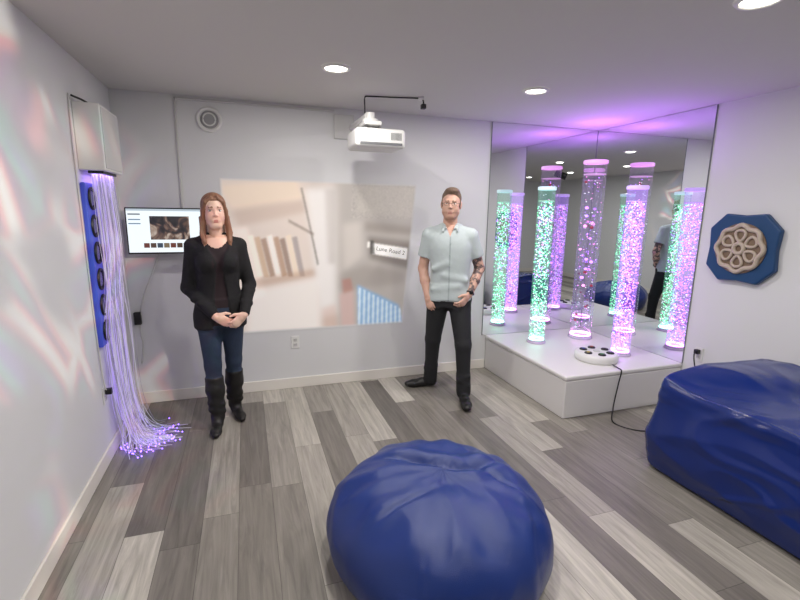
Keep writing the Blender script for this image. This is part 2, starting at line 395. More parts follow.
# ------------------------------------------------------------------ projected picture on the back wall (flat soft image; projector's light painted into vertex colours and glow)
X0, X1, Z0, Z1 = -.18, 1.45, 1.825, .53
NX, NZ = 300, 240
img = np.zeros((NZ, NX, 3)); img[:] = C(196, 186, 178)[:3]
gs, gt = np.meshgrid((np.arange(NX)+.5)/NX, (np.arange(NZ)+.5)/NZ)
def blur(a, n):
    for ax in (0, 1):
        pad = [(0, 0)]*a.ndim; pad[ax] = (n, n)
        p = np.pad(a, pad, mode='edge'); c = np.cumsum(p, axis=ax); z = np.zeros_like(np.take(c, [0], ax)); c = np.concatenate([z, c], ax)
        L_ = a.shape[ax]; a = (np.take(c, range(2*n+1, 2*n+1+L_), ax)-np.take(c, range(0, L_), ax))/(2*n+1)
    return a
def patch(pts, col, alpha=.6, soft=2):
    m = np.zeros((NZ, NX), bool); n = len(pts)
    for i in range(n):
        (x1, y1), (x2, y2) = pts[i], pts[(i+1) % n]
        if y1 == y2: continue
        cnd = ((gt > min(y1, y2)) & (gt <= max(y1, y2))) & (gs < x1+(gt-y1)*(x2-x1)/(y2-y1))
        m ^= cnd
    a = blur(blur(m.astype(float), soft), soft)*alpha
    img[:] = img*(1-a[..., None])+np.array(C(*col)[:3])*a[..., None]
patch([(0, 0), (.42, 0), (.5, 1), (0, 1)], (214, 200, 190), .7, 8)
patch([(0, .05), (.36, .0), (.40, .12), (.05, .2)], (226, 206, 184), .7, 4)
patch([(.05, .2), (.40, .12), (.42, .2), (.08, .3)], (180, 156, 140), .5, 4)
patch([(.0, .32), (.12, .3), (.2, .75), (.04, .8)], (236, 224, 214), .6, 3)
bk = [(232, 226, 212), (190, 160, 130), (150, 118, 96), (236, 230, 222), (166, 130, 104), (130, 104, 90), (226, 208, 186), (150, 140, 140)]
for i in range(8):
    s = .12+i*.031
    patch([(s, .36+.01*(i % 3)), (s+.026, .35+.01*(i % 3)), (s+.07, .62+.01*(i % 2)), (s+.044, .63)], bk[i], .75, 1)
patch([(.14, .64), (.46, .58), (.47, .63), (.16, .7)], (170, 134, 108), .5, 3)
patch([(.12, .72), (.48, .64), (.5, 1), (.1, 1)], (230, 226, 222), .6, 5)
patch([(.40, .06), (.56, .04), (.60, .9), (.50, .92)], (230, 228, 226), .6, 5)
patch([(.38, .05), (.388, .05), (.48, .55), (.472, .56)], (100, 90, 84), .8, 1)
patch([(.32, .25), (.45, .34), (.45, .36), (.32, .27)], (120, 104, 92), .6, 1)
patch([(.50, .05), (.56, .05), (.57, .55), (.53, .55)], (180, 172, 166), .6, 3)
patch([(.56, .0), (1, .0), (1, 1), (.60, 1)], (160, 156, 151), .75, 8)
rs = np.random.RandomState(3)
tex = blur(rs.rand(NZ, NX), 1)
img *= (1+((tex-.5)*.5*((gs > .64) & (gt < .24)))[..., None])
patch([(.66, .02), (.99, .02), (.99, .24), (.68, .2)], (190, 184, 174), .4, 3)
patch([(.72, .26), (1, .30), (1, .36), (.72, .33)], (136, 126, 118), .6, 4)
patch([(.74, .36), (1, .40), (1, .60), (.76, .52)], (116, 108, 102), .8, 4)
patch([(.77, .41), (.98, .45), (.98, .53), (.775, .485)], (236, 234, 230), .95, 1)
patch([(.755, .39), (.78, .395), (.79, .49), (.765, .485)], (60, 58, 56), .8, 1)
patch([(.745, .40), (.757, .40), (.757, .44), (.745, .44)], (240, 236, 230), .9, 1)
patch([(.6, .28), (.7, .26), (.72, .5), (.62, .6)], (204, 196, 188), .6, 5)
patch([(.60, .62), (.74, .56), (.98, .62), (.98, .70), (.6, .74)], (144, 136, 130), .6, 5)
patch([(.60, .76), (.68, .74), (.70, 1), (.62, 1)], (200, 164, 158), .6, 3)
patch([(.61, .66), (.66, .65), (.68, .74), (.62, .76)], (170, 100, 84), .5, 2)
patch([(.70, .70), (.96, .86), (1, 1), (.72, 1)], (124, 168, 206), .85, 2)
for i in range(10):
    s = .71+i*.028
    patch([(s, .72+i*.018), (s+.012, .725+i*.018), (s+.022, 1), (s+.010, 1)], (216, 230, 240), .8, 1)
patch([(.50, .86), (.58, .83), (.60, 1), (.52, 1)], (190, 148, 130), .4, 4)
edge = np.clip(np.minimum(np.minimum(gs, 1-gs)*NX, np.minimum(gt, 1-gt)*NZ)/5.0, 0, 1)
wallc = np.array(C(220, 221, 222)[:3])
img = img*edge[..., None]+wallc*(1-edge[..., None])
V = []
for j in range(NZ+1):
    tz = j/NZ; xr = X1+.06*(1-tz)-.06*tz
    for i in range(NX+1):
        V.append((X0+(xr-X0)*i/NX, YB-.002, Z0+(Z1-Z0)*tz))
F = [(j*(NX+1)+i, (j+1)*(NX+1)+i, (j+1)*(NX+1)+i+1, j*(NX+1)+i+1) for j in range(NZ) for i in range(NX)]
pm = M('projected_light_paint', (.6, .6, .6, 1), .7); nt = pm.node_tree
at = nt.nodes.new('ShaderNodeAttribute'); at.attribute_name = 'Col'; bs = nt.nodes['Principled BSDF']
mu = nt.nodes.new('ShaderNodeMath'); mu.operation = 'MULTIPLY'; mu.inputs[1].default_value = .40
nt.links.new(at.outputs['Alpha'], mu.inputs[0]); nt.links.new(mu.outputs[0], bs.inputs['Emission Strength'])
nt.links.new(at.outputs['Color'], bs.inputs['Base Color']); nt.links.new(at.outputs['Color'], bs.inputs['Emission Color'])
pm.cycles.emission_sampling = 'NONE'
pic = mk('painted_projection', V, F, pm, smooth=False)
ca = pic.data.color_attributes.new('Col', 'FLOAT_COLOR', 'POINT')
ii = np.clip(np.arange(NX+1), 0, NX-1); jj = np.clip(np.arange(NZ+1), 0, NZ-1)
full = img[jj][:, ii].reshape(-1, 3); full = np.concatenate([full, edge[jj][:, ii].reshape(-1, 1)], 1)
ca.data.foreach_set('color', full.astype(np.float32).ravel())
td = bpy.data.curves.new('label_text', 'FONT'); td.body = 'Lune Road 2'; td.size = .055; td.materials.append(grey_m)
to = bpy.data.objects.new('label_text', td); scene.collection.objects.link(to); to.parent = pic
to.location = (1.115, YB-.0035, 1.232); to.rotation_euler = (math.pi/2, math.radians(10), 0)

# ------------------------------------------------------------------ wall monitor
e = empty('wall_monitor', (-.565, 3.86, 1.41))
box('bezel', -.27, .27, 0, .035, -.172, .172, black_m, .006, e)
box('mount', -.06, .06, .035, .138, -.06, .06, black_m, .004, e)
def scr(n, a, b, c, d, col, es, k):
    m = M('screen_'+n, (.02, .02, .02, 1), .3, emit=col, es=es); box(n, a, b, -.0012-.0008*k, 0, c, d, m, 0, e); return m
scr('page', -.26, .26, -.160, .163, C(232, 241, 246), 1.15, 0)
scr('toolbar', -.26, .26, .148, .163, C(190, 205, 215), .9, 1)
pmx = scr('photo', -.11, .16, -.065, .110, C(66, 50, 44), .9, 1)
nt = pmx.node_tree; bs = nt.nodes['Principled BSDF']; nn = [n for n in nt.nodes if n.type == 'TEX_NOISE'][0]
nn.inputs['Scale'].default_value = 9; nn.inputs['Detail'].default_value = 3; nn.inputs['Distortion'].default_value = 1.5
rr_ = nt.nodes.new('ShaderNodeValToRGB'); nt.links.new(nn.outputs['Fac'], rr_.inputs[0]); nt.links.new(rr_.outputs[0], bs.inputs['Emission Color'])
cr = rr_.color_ramp; cr.elements[0].position = .36; cr.elements[0].color = C(24, 24, 28); cr.elements[1].position = .75; cr.elements[1].color = C(224, 212, 200)
for p, c in ((.46, C(46, 42, 46)), (.54, C(104, 80, 70)), (.6, C(160, 140, 126))): q = cr.elements.new(p); q.color = c
scr('text_bar', -.25, -.17, .118, .128, C(110, 120, 130), .8, 1)
for i in range(8): scr('thumb_%d' % i, -.16+i*.045, -.122+i*.045, -.125, -.090, [C(120, 60, 46), C(90, 66, 50), C(60, 80, 100), C(140, 120, 90)][i % 4], .7, 1)
for i in range(2): scr('text_%d' % i, -.25, -.17, .08-.03*i, .088-.03*i, C(110, 140, 170), .8, 1)
cord('monitor_cable', [(-.62, 3.94, 1.30), (-.70, 3.975, 1.1), (-.80, 3.985, .85), (-.83, 3.985, .62), (-.82, 3.985, .5), (-.84, 3.98, .35)], .005, offw_m)
e = empty('power_adapter', (-.84, 3.98, .72))
box('brick', -.025, .025, -.02, .018, -.05, .05, black_m, .006, e)

# ------------------------------------------------------------------ fibre optic unit on left wall
e = empty('fibre_optic_light')
box('cabinet', XL+.0005, -.755, 3.15, 3.55, 1.79, 2.16, white_m, .006, e)
box('cabinet_door', -.757, -.750, 3.165, 3.535, 1.805, 2.145, offw_m, .002, e)
box('outlet_slot', -.86, -.78, 3.2, 3.5, 1.775, 1.792, black_m, .003, e)
cord('supply_cable', [(XL+.006, 3.1, 2.19), (XL+.006, 3.08, 1.9), (XL+.006, 3.09, 1.4), (XL+.006, 3.10, .9), (XL+.012, 3.12, .5), (XL+.04, 3.14, .44)], .004, offw_m, e)
cord('top_cable', [(XL+.02, 3.1, 2.18), (XL+.05, 3.2, 2.175), (XL+.06, 3.3, 2.166)], .006, black_m, e)
fm = [glow('fibre_violet', (.50, .32, 1, 1), .34), glow('fibre_white', (.78, .72, 1, 1), .32), glow('fibre_blue', (.34, .2, 1, 1), .7),
      M('fibre_clear', C(190, 186, 204), .2)]
cd = bpy.data.curves.new('strands', 'CURVE'); cd.dimensions = '3D'; cd.bevel_depth = .0012; cd.bevel_resolution = 1
for m in fm: cd.materials.append(m)
tipsV = []; tipsF = []
for i in range(200):
    y0 = random.uniform(3.2, 3.48); x0 = random.uniform(-.85, -.79)
    yb = 3.3+(y0-3.34)*.8+random.gauss(0, .03); xb = -.81+random.gauss(0, .025)
    a = random.uniform(-2.0, 1.2); ln = random.uniform(.08, .29)
    ex = max(-.85, xb+ln*math.cos(a)*1.0+.05); ey = yb+ln*math.sin(a)*.6
    P = [(x0, y0, 1.785), (x0+random.gauss(.01, .006), y0+random.gauss(0, .01), 1.3), (xb-.02+random.gauss(0, .01), (y0+yb)/2+random.gauss(0, .015), .8),
         (xb, yb, .35), (xb+.02+(ex-xb)*.15, yb+(ey-yb)*.15, .12), (xb+(ex-xb)*.55, yb+(ey-yb)*.5, .02+random.random()*.03), (ex, ey, .008+random.random()*.02)]
    P = [(max(p[0], XL+.02), p[1], p[2]) for p in P]
    Q = catmull(P, 5); s = cd.splines.new('POLY'); s.points.add(len(Q)-1)
    for k, q in enumerate(Q): s.points[k].co = (q[0], q[1], max(q[2], .004), 1)
    s.material_index = random.choice((0, 0, 1, 1, 1, 2, 3, 3, 3))
    if i % 2 == 0:
        q = Q[-1]; o_ = len(tipsV)
        for v in icoV: tipsV.append((q[0]+v[0]*.0055, q[1]+v[1]*.0055, max(q[2], .006)+v[2]*.0055))
        for f in icoF: tipsF.append(tuple(f+o_))
so = bpy.data.objects.new('strands', cd); scene.collection.objects.link(so); so.parent = e
mk('strand_tips', tipsV, tipsF, glow('fibre_tip', (.20, .08, 1, 1), 5), parent=e)
ld = bpy.data.lights.new('fibre_led', 'AREA'); ld.shape = 'RECTANGLE'; ld.size = .05; ld.size_y = .28; ld.energy = .9; ld.color = (.45, .25, 1)
lo = bpy.data.objects.new('fibre_led', ld); scene.collection.objects.link(lo); lo.parent = e; lo.location = (-.82, 3.35, 1.772)
e = empty('porthole_wall_panel')
box('board', XL+.001, XL+.028, 3.13, 3.32, .73, 1.72, M('panel_blue_glow', C(50, 84, 170), .35, emit=C(80, 60, 210), es=.25), .008, e)  # board is no lamp; faint glow paints the violet light falling on it
mm = M('porthole_mirror', C(150, 155, 165), .08, 1)
for i in range(6):
    z = .82+i*.162
    lathe('port_ring_%d' % i, [(.068, .028), (.068, .036), (.060, .040), (.052, .036), (.050, .029)], black_m, (XL, 3.225, z), e, 28, 'X', auto=False, caps=False)
    lathe('port_glass_%d' % i, [(.052, .029), (.038, .034), (0, .037)], mm, (XL, 3.225, z), e, 24, 'X', auto=False, caps=False)

# ------------------------------------------------------------------ effect light on left wall (patterned lamp)
ld = bpy.data.lights.new('beam', 'SPOT'); ld.energy = 230; ld.spot_size = math.radians(66); ld.spot_blend = .7; ld.shadow_soft_size = .012
ld.use_nodes = True; nt = ld.node_tree; em = nt.nodes['Emission']
tc = nt.nodes.new('ShaderNodeTexCoord'); mp = nt.nodes.new('ShaderNodeMapping'); nt.links.new(tc.outputs['Normal'], mp.inputs[0]); mp.inputs['Scale'].default_value = (1, 1.0, 1)
nz = nt.nodes.new('ShaderNodeTexNoise'); nz.inputs['Scale'].default_value = 3.0; nz.inputs['Detail'].default_value = 0; nt.links.new(mp.outputs[0], nz.inputs[0])
va = nt.nodes.new('ShaderNodeVectorMath'); va.operation = 'MULTIPLY_ADD'; nt.links.new(nz.outputs['Color'], va.inputs[0]); va.inputs[1].default_value = (.3,)*3; nt.links.new(mp.outputs[0], va.inputs[2])
vo = nt.nodes.new('ShaderNodeTexVoronoi'); vo.feature = 'DISTANCE_TO_EDGE'; vo.inputs['Scale'].default_value = 6.2; nt.links.new(va.outputs[0], vo.inputs['Vector'])
rp = nt.nodes.new('ShaderNodeValToRGB'); nt.links.new(vo.outputs['Distance'], rp.inputs[0])
rp.color_ramp.interpolation = 'EASE'
rp.color_ramp.elements[0].position = 0; rp.color_ramp.elements[0].color = (.62, .62, .56, 1)
rp.color_ramp.elements[1].position = .42; rp.color_ramp.elements[1].color = (0, 0, 0, 1)
for p, c in ((.05, (.6, .50, .40, 1)), (.09, (.62, .16, .16, 1)), (.15, (.12, .02, .10, 1)), (.21, (.02, .24, .17, 1)), (.30, (.10, .06, .30, 1))):
    q = rp.color_ramp.elements.new(p); q.color = c
n3 = nt.nodes.new('ShaderNodeTexNoise'); n3.inputs['Scale'].default_value = 6.5; n3.inputs['Detail'].default_value = 1; nt.links.new(mp.outputs[0], n3.inputs[0])
r3 = nt.nodes.new('ShaderNodeMapRange'); r3.interpolation_type = 'SMOOTHSTEP'; nt.links.new(n3.outputs['Fac'], r3.inputs[0]); r3.inputs[1].default_value = .42; r3.inputs[2].default_value = .62; r3.inputs[3].default_value = 0; r3.inputs[4].default_value = 1.5
nt.links.new(rp.outputs[0], em.inputs[0]); nt.links.new(r3.outputs[0], em.inputs[1])
ep = empty('effect_projector', (1.2, .5, 2.3))
lo = bpy.data.objects.new('beam', ld); scene.collection.objects.link(lo); lo.parent = ep
dirv = Vector((-.89, 2.1, 1.30))-Vector((1.2, .5, 2.3)); lo.rotation_euler = dirv.to_track_quat('-Z', 'Y').to_euler()
lo.location = dirv.normalized()*.12
cv = dirv.normalized()
V, F = sweep([Vector((0, 0, 0))-cv*.12, cv*.10], .06, n=24); mk('housing', V, F, black_m, parent=ep)
box('bracket', -.01, .01, -.01, .01, .0, .12, black_m, 0, ep)

# ------------------------------------------------------------------ bean bag
def beanbag(name, loc, rot, S=1.0):
    prof = catmull([(0, .0), (.36, .0), (.455, .02), (.50, .09), (.512, .17), (.490, .25), (.43, .32), (.34, .368), (.20, .395), (0, .40)], 9)
    n = 280; V = []; F = []
    for j, p in enumerate(prof):
        r, z = max(p[0], 0), max(p[1], 0)
        for i in range(n):
            a = 2*math.pi*i/n; rr = r
            t = j/(len(prof)-1)
            d6 = abs(((a/(2*math.pi)*4+.18) % 1)-.5)*(2*math.pi/4)*max(r, .02)
            d6 = ((math.pi/4)*max(r, .02)-d6)   # distance to panel seam
            P = Vector((rr*math.cos(a), rr*math.sin(a), z))
            w = mnoise.noise(P*2.0+Vector((3, 1, 7)))*.055+mnoise.noise(P*4.5)*.014
            rid = (1-abs(mnoise.noise(P*3.0+Vector((9, 0, 2)))*2.6)); w += max(0, rid-.6)*.022
            # radial puckers below the crown
            w += .007*math.sin(a*15+3*mnoise.noise(P*2.5))*math.exp(-((z-.345)/.035)**2)
            sf = 1/(1+math.exp((z-.33)/.012))
            w -= .005*math.exp(-(d6/.006)**2)*sf*(1 if z > .02 else 0)
            k = min(1, z/.1)
            nx = 1 if z < .30 else (max(0, (.40-z)/.10))
            x = (rr+w*k*nx)*math.cos(a); y = (rr+w*k*nx)*math.sin(a); zz = z+w*k*(1-nx*.7)
            if z > .22:    # slumped folds across the crown
                xx, yy = P.x, P.y
                q1 = yy-.05-.9*(xx+.02)**2+.03*math.sin(xx*9)
                zz -= .038*math.exp(-(q1/.020)**2)*math.exp(-((xx+.02)/.20)**2)
                zz += .030*math.exp(-((q1-.06)/.045)**2)*math.exp(-((xx+.02)/.22)**2)
                zz += .020*math.exp(-((q1+.055)/.035)**2)*math.exp(-((xx-.05)/.20)**2)
                q2 = yy+.10-.5*xx; zz -= .016*math.exp(-(q2/.016)**2)*math.exp(-((xx+.17)/.12)**2)
                q3 = yy+.03+.8*xx-.22; zz -= .016*math.exp(-(q3/.016)**2)*math.exp(-((xx-.2)/.12)**2)
                zz += mnoise.noise(Vector((xx*7, yy*7, 3)))*.014
            V.append((x*S, y*S, zz*S))
    for j in range(len(prof)-1):
        for i in range(n): F.append((j*n+i, j*n+(i+1) % n, (j+1)*n+(i+1) % n, (j+1)*n+i))
    return mk(name, V, F, blue_m, loc=loc, rot=rot)
beanbag('bean_bag_chair', (.80, 1.72, 0), (0, 0, math.radians(-15)))

def lounger(name, x0, x1, y0, y1):
    import bmesh
    bm = bmesh.new(); bmesh.ops.create_cube(bm, size=2); bmesh.ops.subdivide_edges(bm, edges=bm.edges[:], cuts=90, use_grid_fill=True)
    cx, cy = (x0+x1)/2, (y0+y1)/2; hx, hy = (x1-x0)/2, (y1-y0)/2
    for v in bm.verts:
        u = Vector(v.co); p = 20.0
        q = (abs(u.x)**p+abs(u.y)**p+abs(u.z)**p)**(1/p); u = u/q
        t = (u.z+1)/2
        back = 1/(1+math.exp(-(u.y*.8+u.x*.5-.30)/.08))     # raised back/corner
        hgt = .565+.095*back
        tap = 1-.05*t
        x = u.x*hx*tap; y = u.y*hy*tap; z = t*hgt
        P = Vector((x, y, z))
        nrm = Vector((abs(u.x)**7*(1 if u.x > 0 else -1), abs(u.y)**7*(1 if u.y > 0 else -1), abs(u.z)**7*(1 if u.z > 0 else -1)))
        if nrm.length > 0: nrm.normalize()
        side = 1-abs(nrm.z)
        Q = Vector((x*1.0, y*1.0, z*2.0))
        rid = 1-abs(mnoise.noise(Q*2.0+Vector((1, 4, 2))))*5
        w = max(0, rid)*.012+mnoise.noise(P*2.2+Vector((5, 5, 1)))*.026
        rid2 = 1-abs(mnoise.noise(Vector((x*2+z*3, y*2+z*2, z*4))+Vector((7, 2, 2))))*6
        w += max(0, rid2)*.010
        w += side*.025*math.sin(min(1, t*1.15)*math.pi)
        rim = max(abs(u.x), abs(u.y))
        if u.z > .9: w += .010*math.exp(-((rim-.95)/.015)**2)
        w *= min(1, z/.12+.05)
        P += nrm*w
        v.co = (P.x, P.y, max(P.z, 0))
    me = bpy.data.meshes.new(name); bm.normal_update(); bm.to_mesh(me); bm.free()
    me.materials.append(blue2_m); me.polygons.foreach_set('use_smooth', np.full(len(me.polygons), True))
    o = bpy.data.objects.new(name, me); scene.collection.objects.link(o); o.location = (cx, cy, 0)
    s = o.modifiers.new('s', 'SMOOTH'); s.iterations = 2; s.factor = .5
    return o
lounger('bean_bag_lounger', 2.37, 3.30, .72, 2.05)

# ------------------------------------------------------------------ implicit body modelling
class Field:
    def __init__(s, lo, hi, h):
        s.lo = np.array(lo, float); s.h = h
        s.n = (np.ceil((np.array(hi)-s.lo)/h).astype(int)+1)
        s.F = np.full(s.n, 1., np.float32); s.B = np.full(s.n, 1., np.float32); s.L = np.full(s.n, -1, np.int16)
    def sl(s, lo, hi):
        a = np.clip(np.floor((np.array(lo)-s.lo)/s.h).astype(int), 0, s.n-1); b = np.clip(np.ceil((np.array(hi)-s.lo)/s.h).astype(int)+1, 1, s.n)
        b = np.maximum(b, a+1)
        S = tuple(slice(i, j) for i, j in zip(a, b))
        X, Y, Z = [(s.lo[k]+s.h*np.arange(a[k], b[k])) for k in range(3)]
        return S, X[:, None, None], Y[None, :, None], Z[None, None, :]
    def add(s, fn, lo, hi, lab, k=.01, sub=False):
        m = k+3*s.h; S, X, Y, Z = s.sl(np.array(lo)-m, np.array(hi)+m)
        d = fn(X, Y, Z).astype(np.float32); d = np.broadcast_to(d, s.F[S].shape)
        if sub:
            a = -s.F[S]; hh = np.clip(.5+.5*(d-a)/k, 0, 1); s.F[S] = -(d*(1-hh)+a*hh-k*hh*(1-hh)); return
        better = d < s.B[S]
        s.L[S] = np.where(better, lab, s.L[S]); s.B[S] = np.minimum(d, s.B[S])
        a = s.F[S]; hh = np.clip(.5+.5*(d-a)/k, 0, 1); s.F[S] = d*(1-hh)+a*hh-k*hh*(1-hh)
    def cone(s, p, q, r1, r2, lab, k=.01, flat=None, clip=None, sub=False):
        p = np.array(p, float); q = np.array(q, float); ax = q-p; L2 = max(ax@ax, 1e-9)
        R = max(r1, r2)
        def fn(X, Y, Z):
            dx, dy, dz = X-p[0], Y-p[1], Z-p[2]
            t = np.clip((dx*ax[0]+dy*ax[1]+dz*ax[2])/L2, 0, 1)
            wx, wy, wz = dx-t*ax[0], dy-t*ax[1], dz-t*ax[2]
            w2 = wx*wx+wy*wy+wz*wz
            if flat is not None:
                n = np.array(flat[0], float); n /= np.linalg.norm(n); wn = wx*n[0]+wy*n[1]+wz*n[2]
                w2 = w2+wn*wn*(1/flat[1]**2-1)
            d = np.sqrt(w2)-(r1+(r2-r1)*t)
            if clip is not None:
                for c_, n_ in clip: d = np.maximum(d, (X-c_[0])*n_[0]+(Y-c_[1])*n_[1]+(Z-c_[2])*n_[2])
            return d
        s.add(fn, np.minimum(p, q)-R, np.maximum(p, q)+R, lab, k, sub)
    def ell(s, c, r, lab, k=.01, cut=None, sub=False):
        c = np.array(c, float); r = np.array(r, float)
        def fn(X, Y, Z):
            d = (np.sqrt(((X-c[0])/r[0])**2+((Y-c[1])/r[1])**2+((Z-c[2])/r[2])**2)-1)*r.min()
            if cut is not None: d = np.maximum(d, cut(X, Y, Z))
            return d
        s.add(fn, c-r, c+r, lab, k, sub)
    def loft(s, secs, lab, k=.01, cut=None, pw=2.3):
        A = np.array(secs, float); A = A[np.argsort(A[:, 0])]; zz = np.linspace(A[0, 0], A[-1, 0], 120)
        cols = []
        for j in range(1, 5):
            v = np.interp(zz, A[:, 0], A[:, j]); vp = np.pad(v, 7, mode='reflect', reflect_type='odd'); cols.append(np.convolve(vp, np.ones(15)/15, 'valid'))
        z0, z1 = zz[0], zz[-1]
        def fn(X, Y, Z):
            cx, cy, rx, ry = [np.interp(Z, zz, c_) for c_ in cols]
            d = ((np.abs((X-cx)/rx)**pw+np.abs((Y-cy)/ry)**pw)**(1/pw)-1)*np.minimum(rx, ry)
            d = np.maximum(d, np.maximum(z0-Z, Z-z1))
            if cut is not None: d = np.maximum(d, cut(X, Y, Z))
            return d
        m = max(A[:, 3].max(), A[:, 4].max())+.05
        s.add(fn, (A[:, 1].min()-m, A[:, 2].min()-m, z0), (A[:, 1].max()+m, A[:, 2].max()+m, z1), lab, k)
    def mesh(s, smooth=1):
        F_ = s.F; S = F_ < 0; n = s.n
        c = np.zeros(n-1, np.int8)
        offs = [(i, j, k) for i in (0, 1) for j in (0, 1) for k in (0, 1)]
        for o in offs: c += S[o[0]:n[0]-1+o[0], o[1]:n[1]-1+o[1], o[2]:n[2]-1+o[2]]
        act = (c > 0) & (c < 8); idx = np.argwhere(act); ids = np.full(n-1, -1, np.int64); ids[act] = np.arange(len(idx))
        acc = np.zeros((len(idx), 3)); cn = np.zeros(len(idx))
        for a in offs:
            for ax in range(3):
                if a[ax] == 0:
                    b = list(a); b[ax] = 1
                    fa = F_[idx[:, 0]+a[0], idx[:, 1]+a[1], idx[:, 2]+a[2]]; fb = F_[idx[:, 0]+b[0], idx[:, 1]+b[1], idx[:, 2]+b[2]]
                    cr = (fa < 0) != (fb < 0); t = np.where(cr, fa/np.where(cr, fa-fb, 1), 0)
                    p = np.array(a, float)[None, :]+t[:, None]*(np.array(b)-np.array(a))[None, :]
                    acc += p*cr[:, None]; cn += cr
        V = s.lo+s.h*(idx+acc/cn[:, None])
        Q = []
        for ax in range(3):
            b, c_ = (ax+1) % 3, (ax+2) % 3
            s0 = [slice(1, -1)]*3; s1 = [slice(1, -1)]*3; s0[ax] = slice(0, -1); s1[ax] = slice(1, None)
            A, Bq = S[tuple(s0)], S[tuple(s1)]; df = np.argwhere(A != Bq)
            st = A[df[:, 0], df[:, 1], df[:, 2]]
            base = df.copy(); base[:, b] += 1; base[:, c_] += 1
            def cell(db, dc):
                q = base.copy(); q[:, b] += db; q[:, c_] += dc; return ids[q[:, 0], q[:, 1], q[:, 2]]
            q = np.stack([cell(-1, -1), cell(0, -1), cell(0, 0), cell(-1, 0)], 1)
            q = np.where(st[:, None], q, q[:, ::-1]); Q.append(q)
        Q = np.concatenate(Q); Q = Q[(Q >= 0).all(1)]
        for _ in range(smooth):
            acc = np.zeros_like(V); cn = np.zeros(len(V))
            for a, b in ((0, 1), (1, 2), (2, 3), (3, 0)):
                np.add.at(acc, Q[:, a], V[Q[:, b]]); np.add.at(cn, Q[:, a], 1)
                np.add.at(acc, Q[:, b], V[Q[:, a]]); np.add.at(cn, Q[:, b], 1)
            V = V*.4+.6*acc/np.maximum(cn, 1)[:, None]
        cen = V[Q].mean(1); g = np.clip(np.round((cen-s.lo)/s.h).astype(int), 0, n-1)
        return V, Q, s.L[g[:, 0], g[:, 1], g[:, 2]].astype(int), cen

class Bld:
    def __init__(s): s.V = []; s.F = []; s.I = []; s.n = 0
    def add(s, V, F_, I):
        V = np.array([tuple(v) for v in V], float) if not isinstance(V, np.ndarray) else V
        s.V.append(V)
        for f in (F_.tolist() if isinstance(F_, np.ndarray) else F_): s.F.append([i+s.n for i in f])
        s.I.extend(list(I) if hasattr(I, '__len__') else [I]*len(F_)); s.n += len(V)
    def build(s, name, mats, loc, rz):
        return mk(name, np.concatenate(s.V), s.F, mats, s.I, loc=loc, rot=(0, 0, rz))

SK, TOP, PANT, SHOE, HAIR, BEARD, EYE, IRIS, LIP, GLASS, TRIM, INK, WATCH, SOLE = range(14)

def hand(f, W, d, s, n, curl, lab=SK, scale=1.0):
    W, d, s, n = [np.array(v, float) for v in (W, d, s, n)]
    d /= np.linalg.norm(d); s = s-d*(s@d); s /= np.linalg.norm(s); n0 = np.cross(d, s); n = n0 if n0@n > 0 else -n0
    k = scale
    f.cone(W-d*.01, W+d*.03*k, .027*k, .034*k, lab, .01, flat=(n, .62))
    f.cone(W+d*.03*k, W+d*.078*k, .036*k, .039*k, lab, .008, flat=(n, .36))
    for off, ln, cc in ((-.0285, .060, 1.15), (-.0095, .074, 1.05), (.0095, .081, 1.0), (.0285, .073, .92)):
        p = W+(d*(.086 if abs(off) < .02 else .080)+s*off)*k; a = 0
        rr = .0092 if off > -.02 else .008
        dd = d+s*off*2.0; dd /= np.linalg.norm(dd)
        for seg, fr in enumerate((.46, .3, .24)):
            a += curl*cc*(.7, 1.2, .9)[seg]
            v = dd*math.cos(a)+n*math.sin(a); q = p+v*ln*fr*k
            f.cone(p, q, rr*k*(1, .93, .85)[seg], rr*k*(.93, .85, .74)[seg], lab, .003); p = q
    p = W+(d*.022+s*.026)*k; v = s*.62+d*.70+n*.35; v /= np.linalg.norm(v)
    q = p+v*.042*k; f.cone(p, q, .0145*k, .0115*k, lab, .008)
    v2 = s*.25+d*.9+n*.35; v2 /= np.linalg.norm(v2); q2 = q+v2*.030*k; f.cone(q, q2, .0112*k, .009*k, lab, .003)

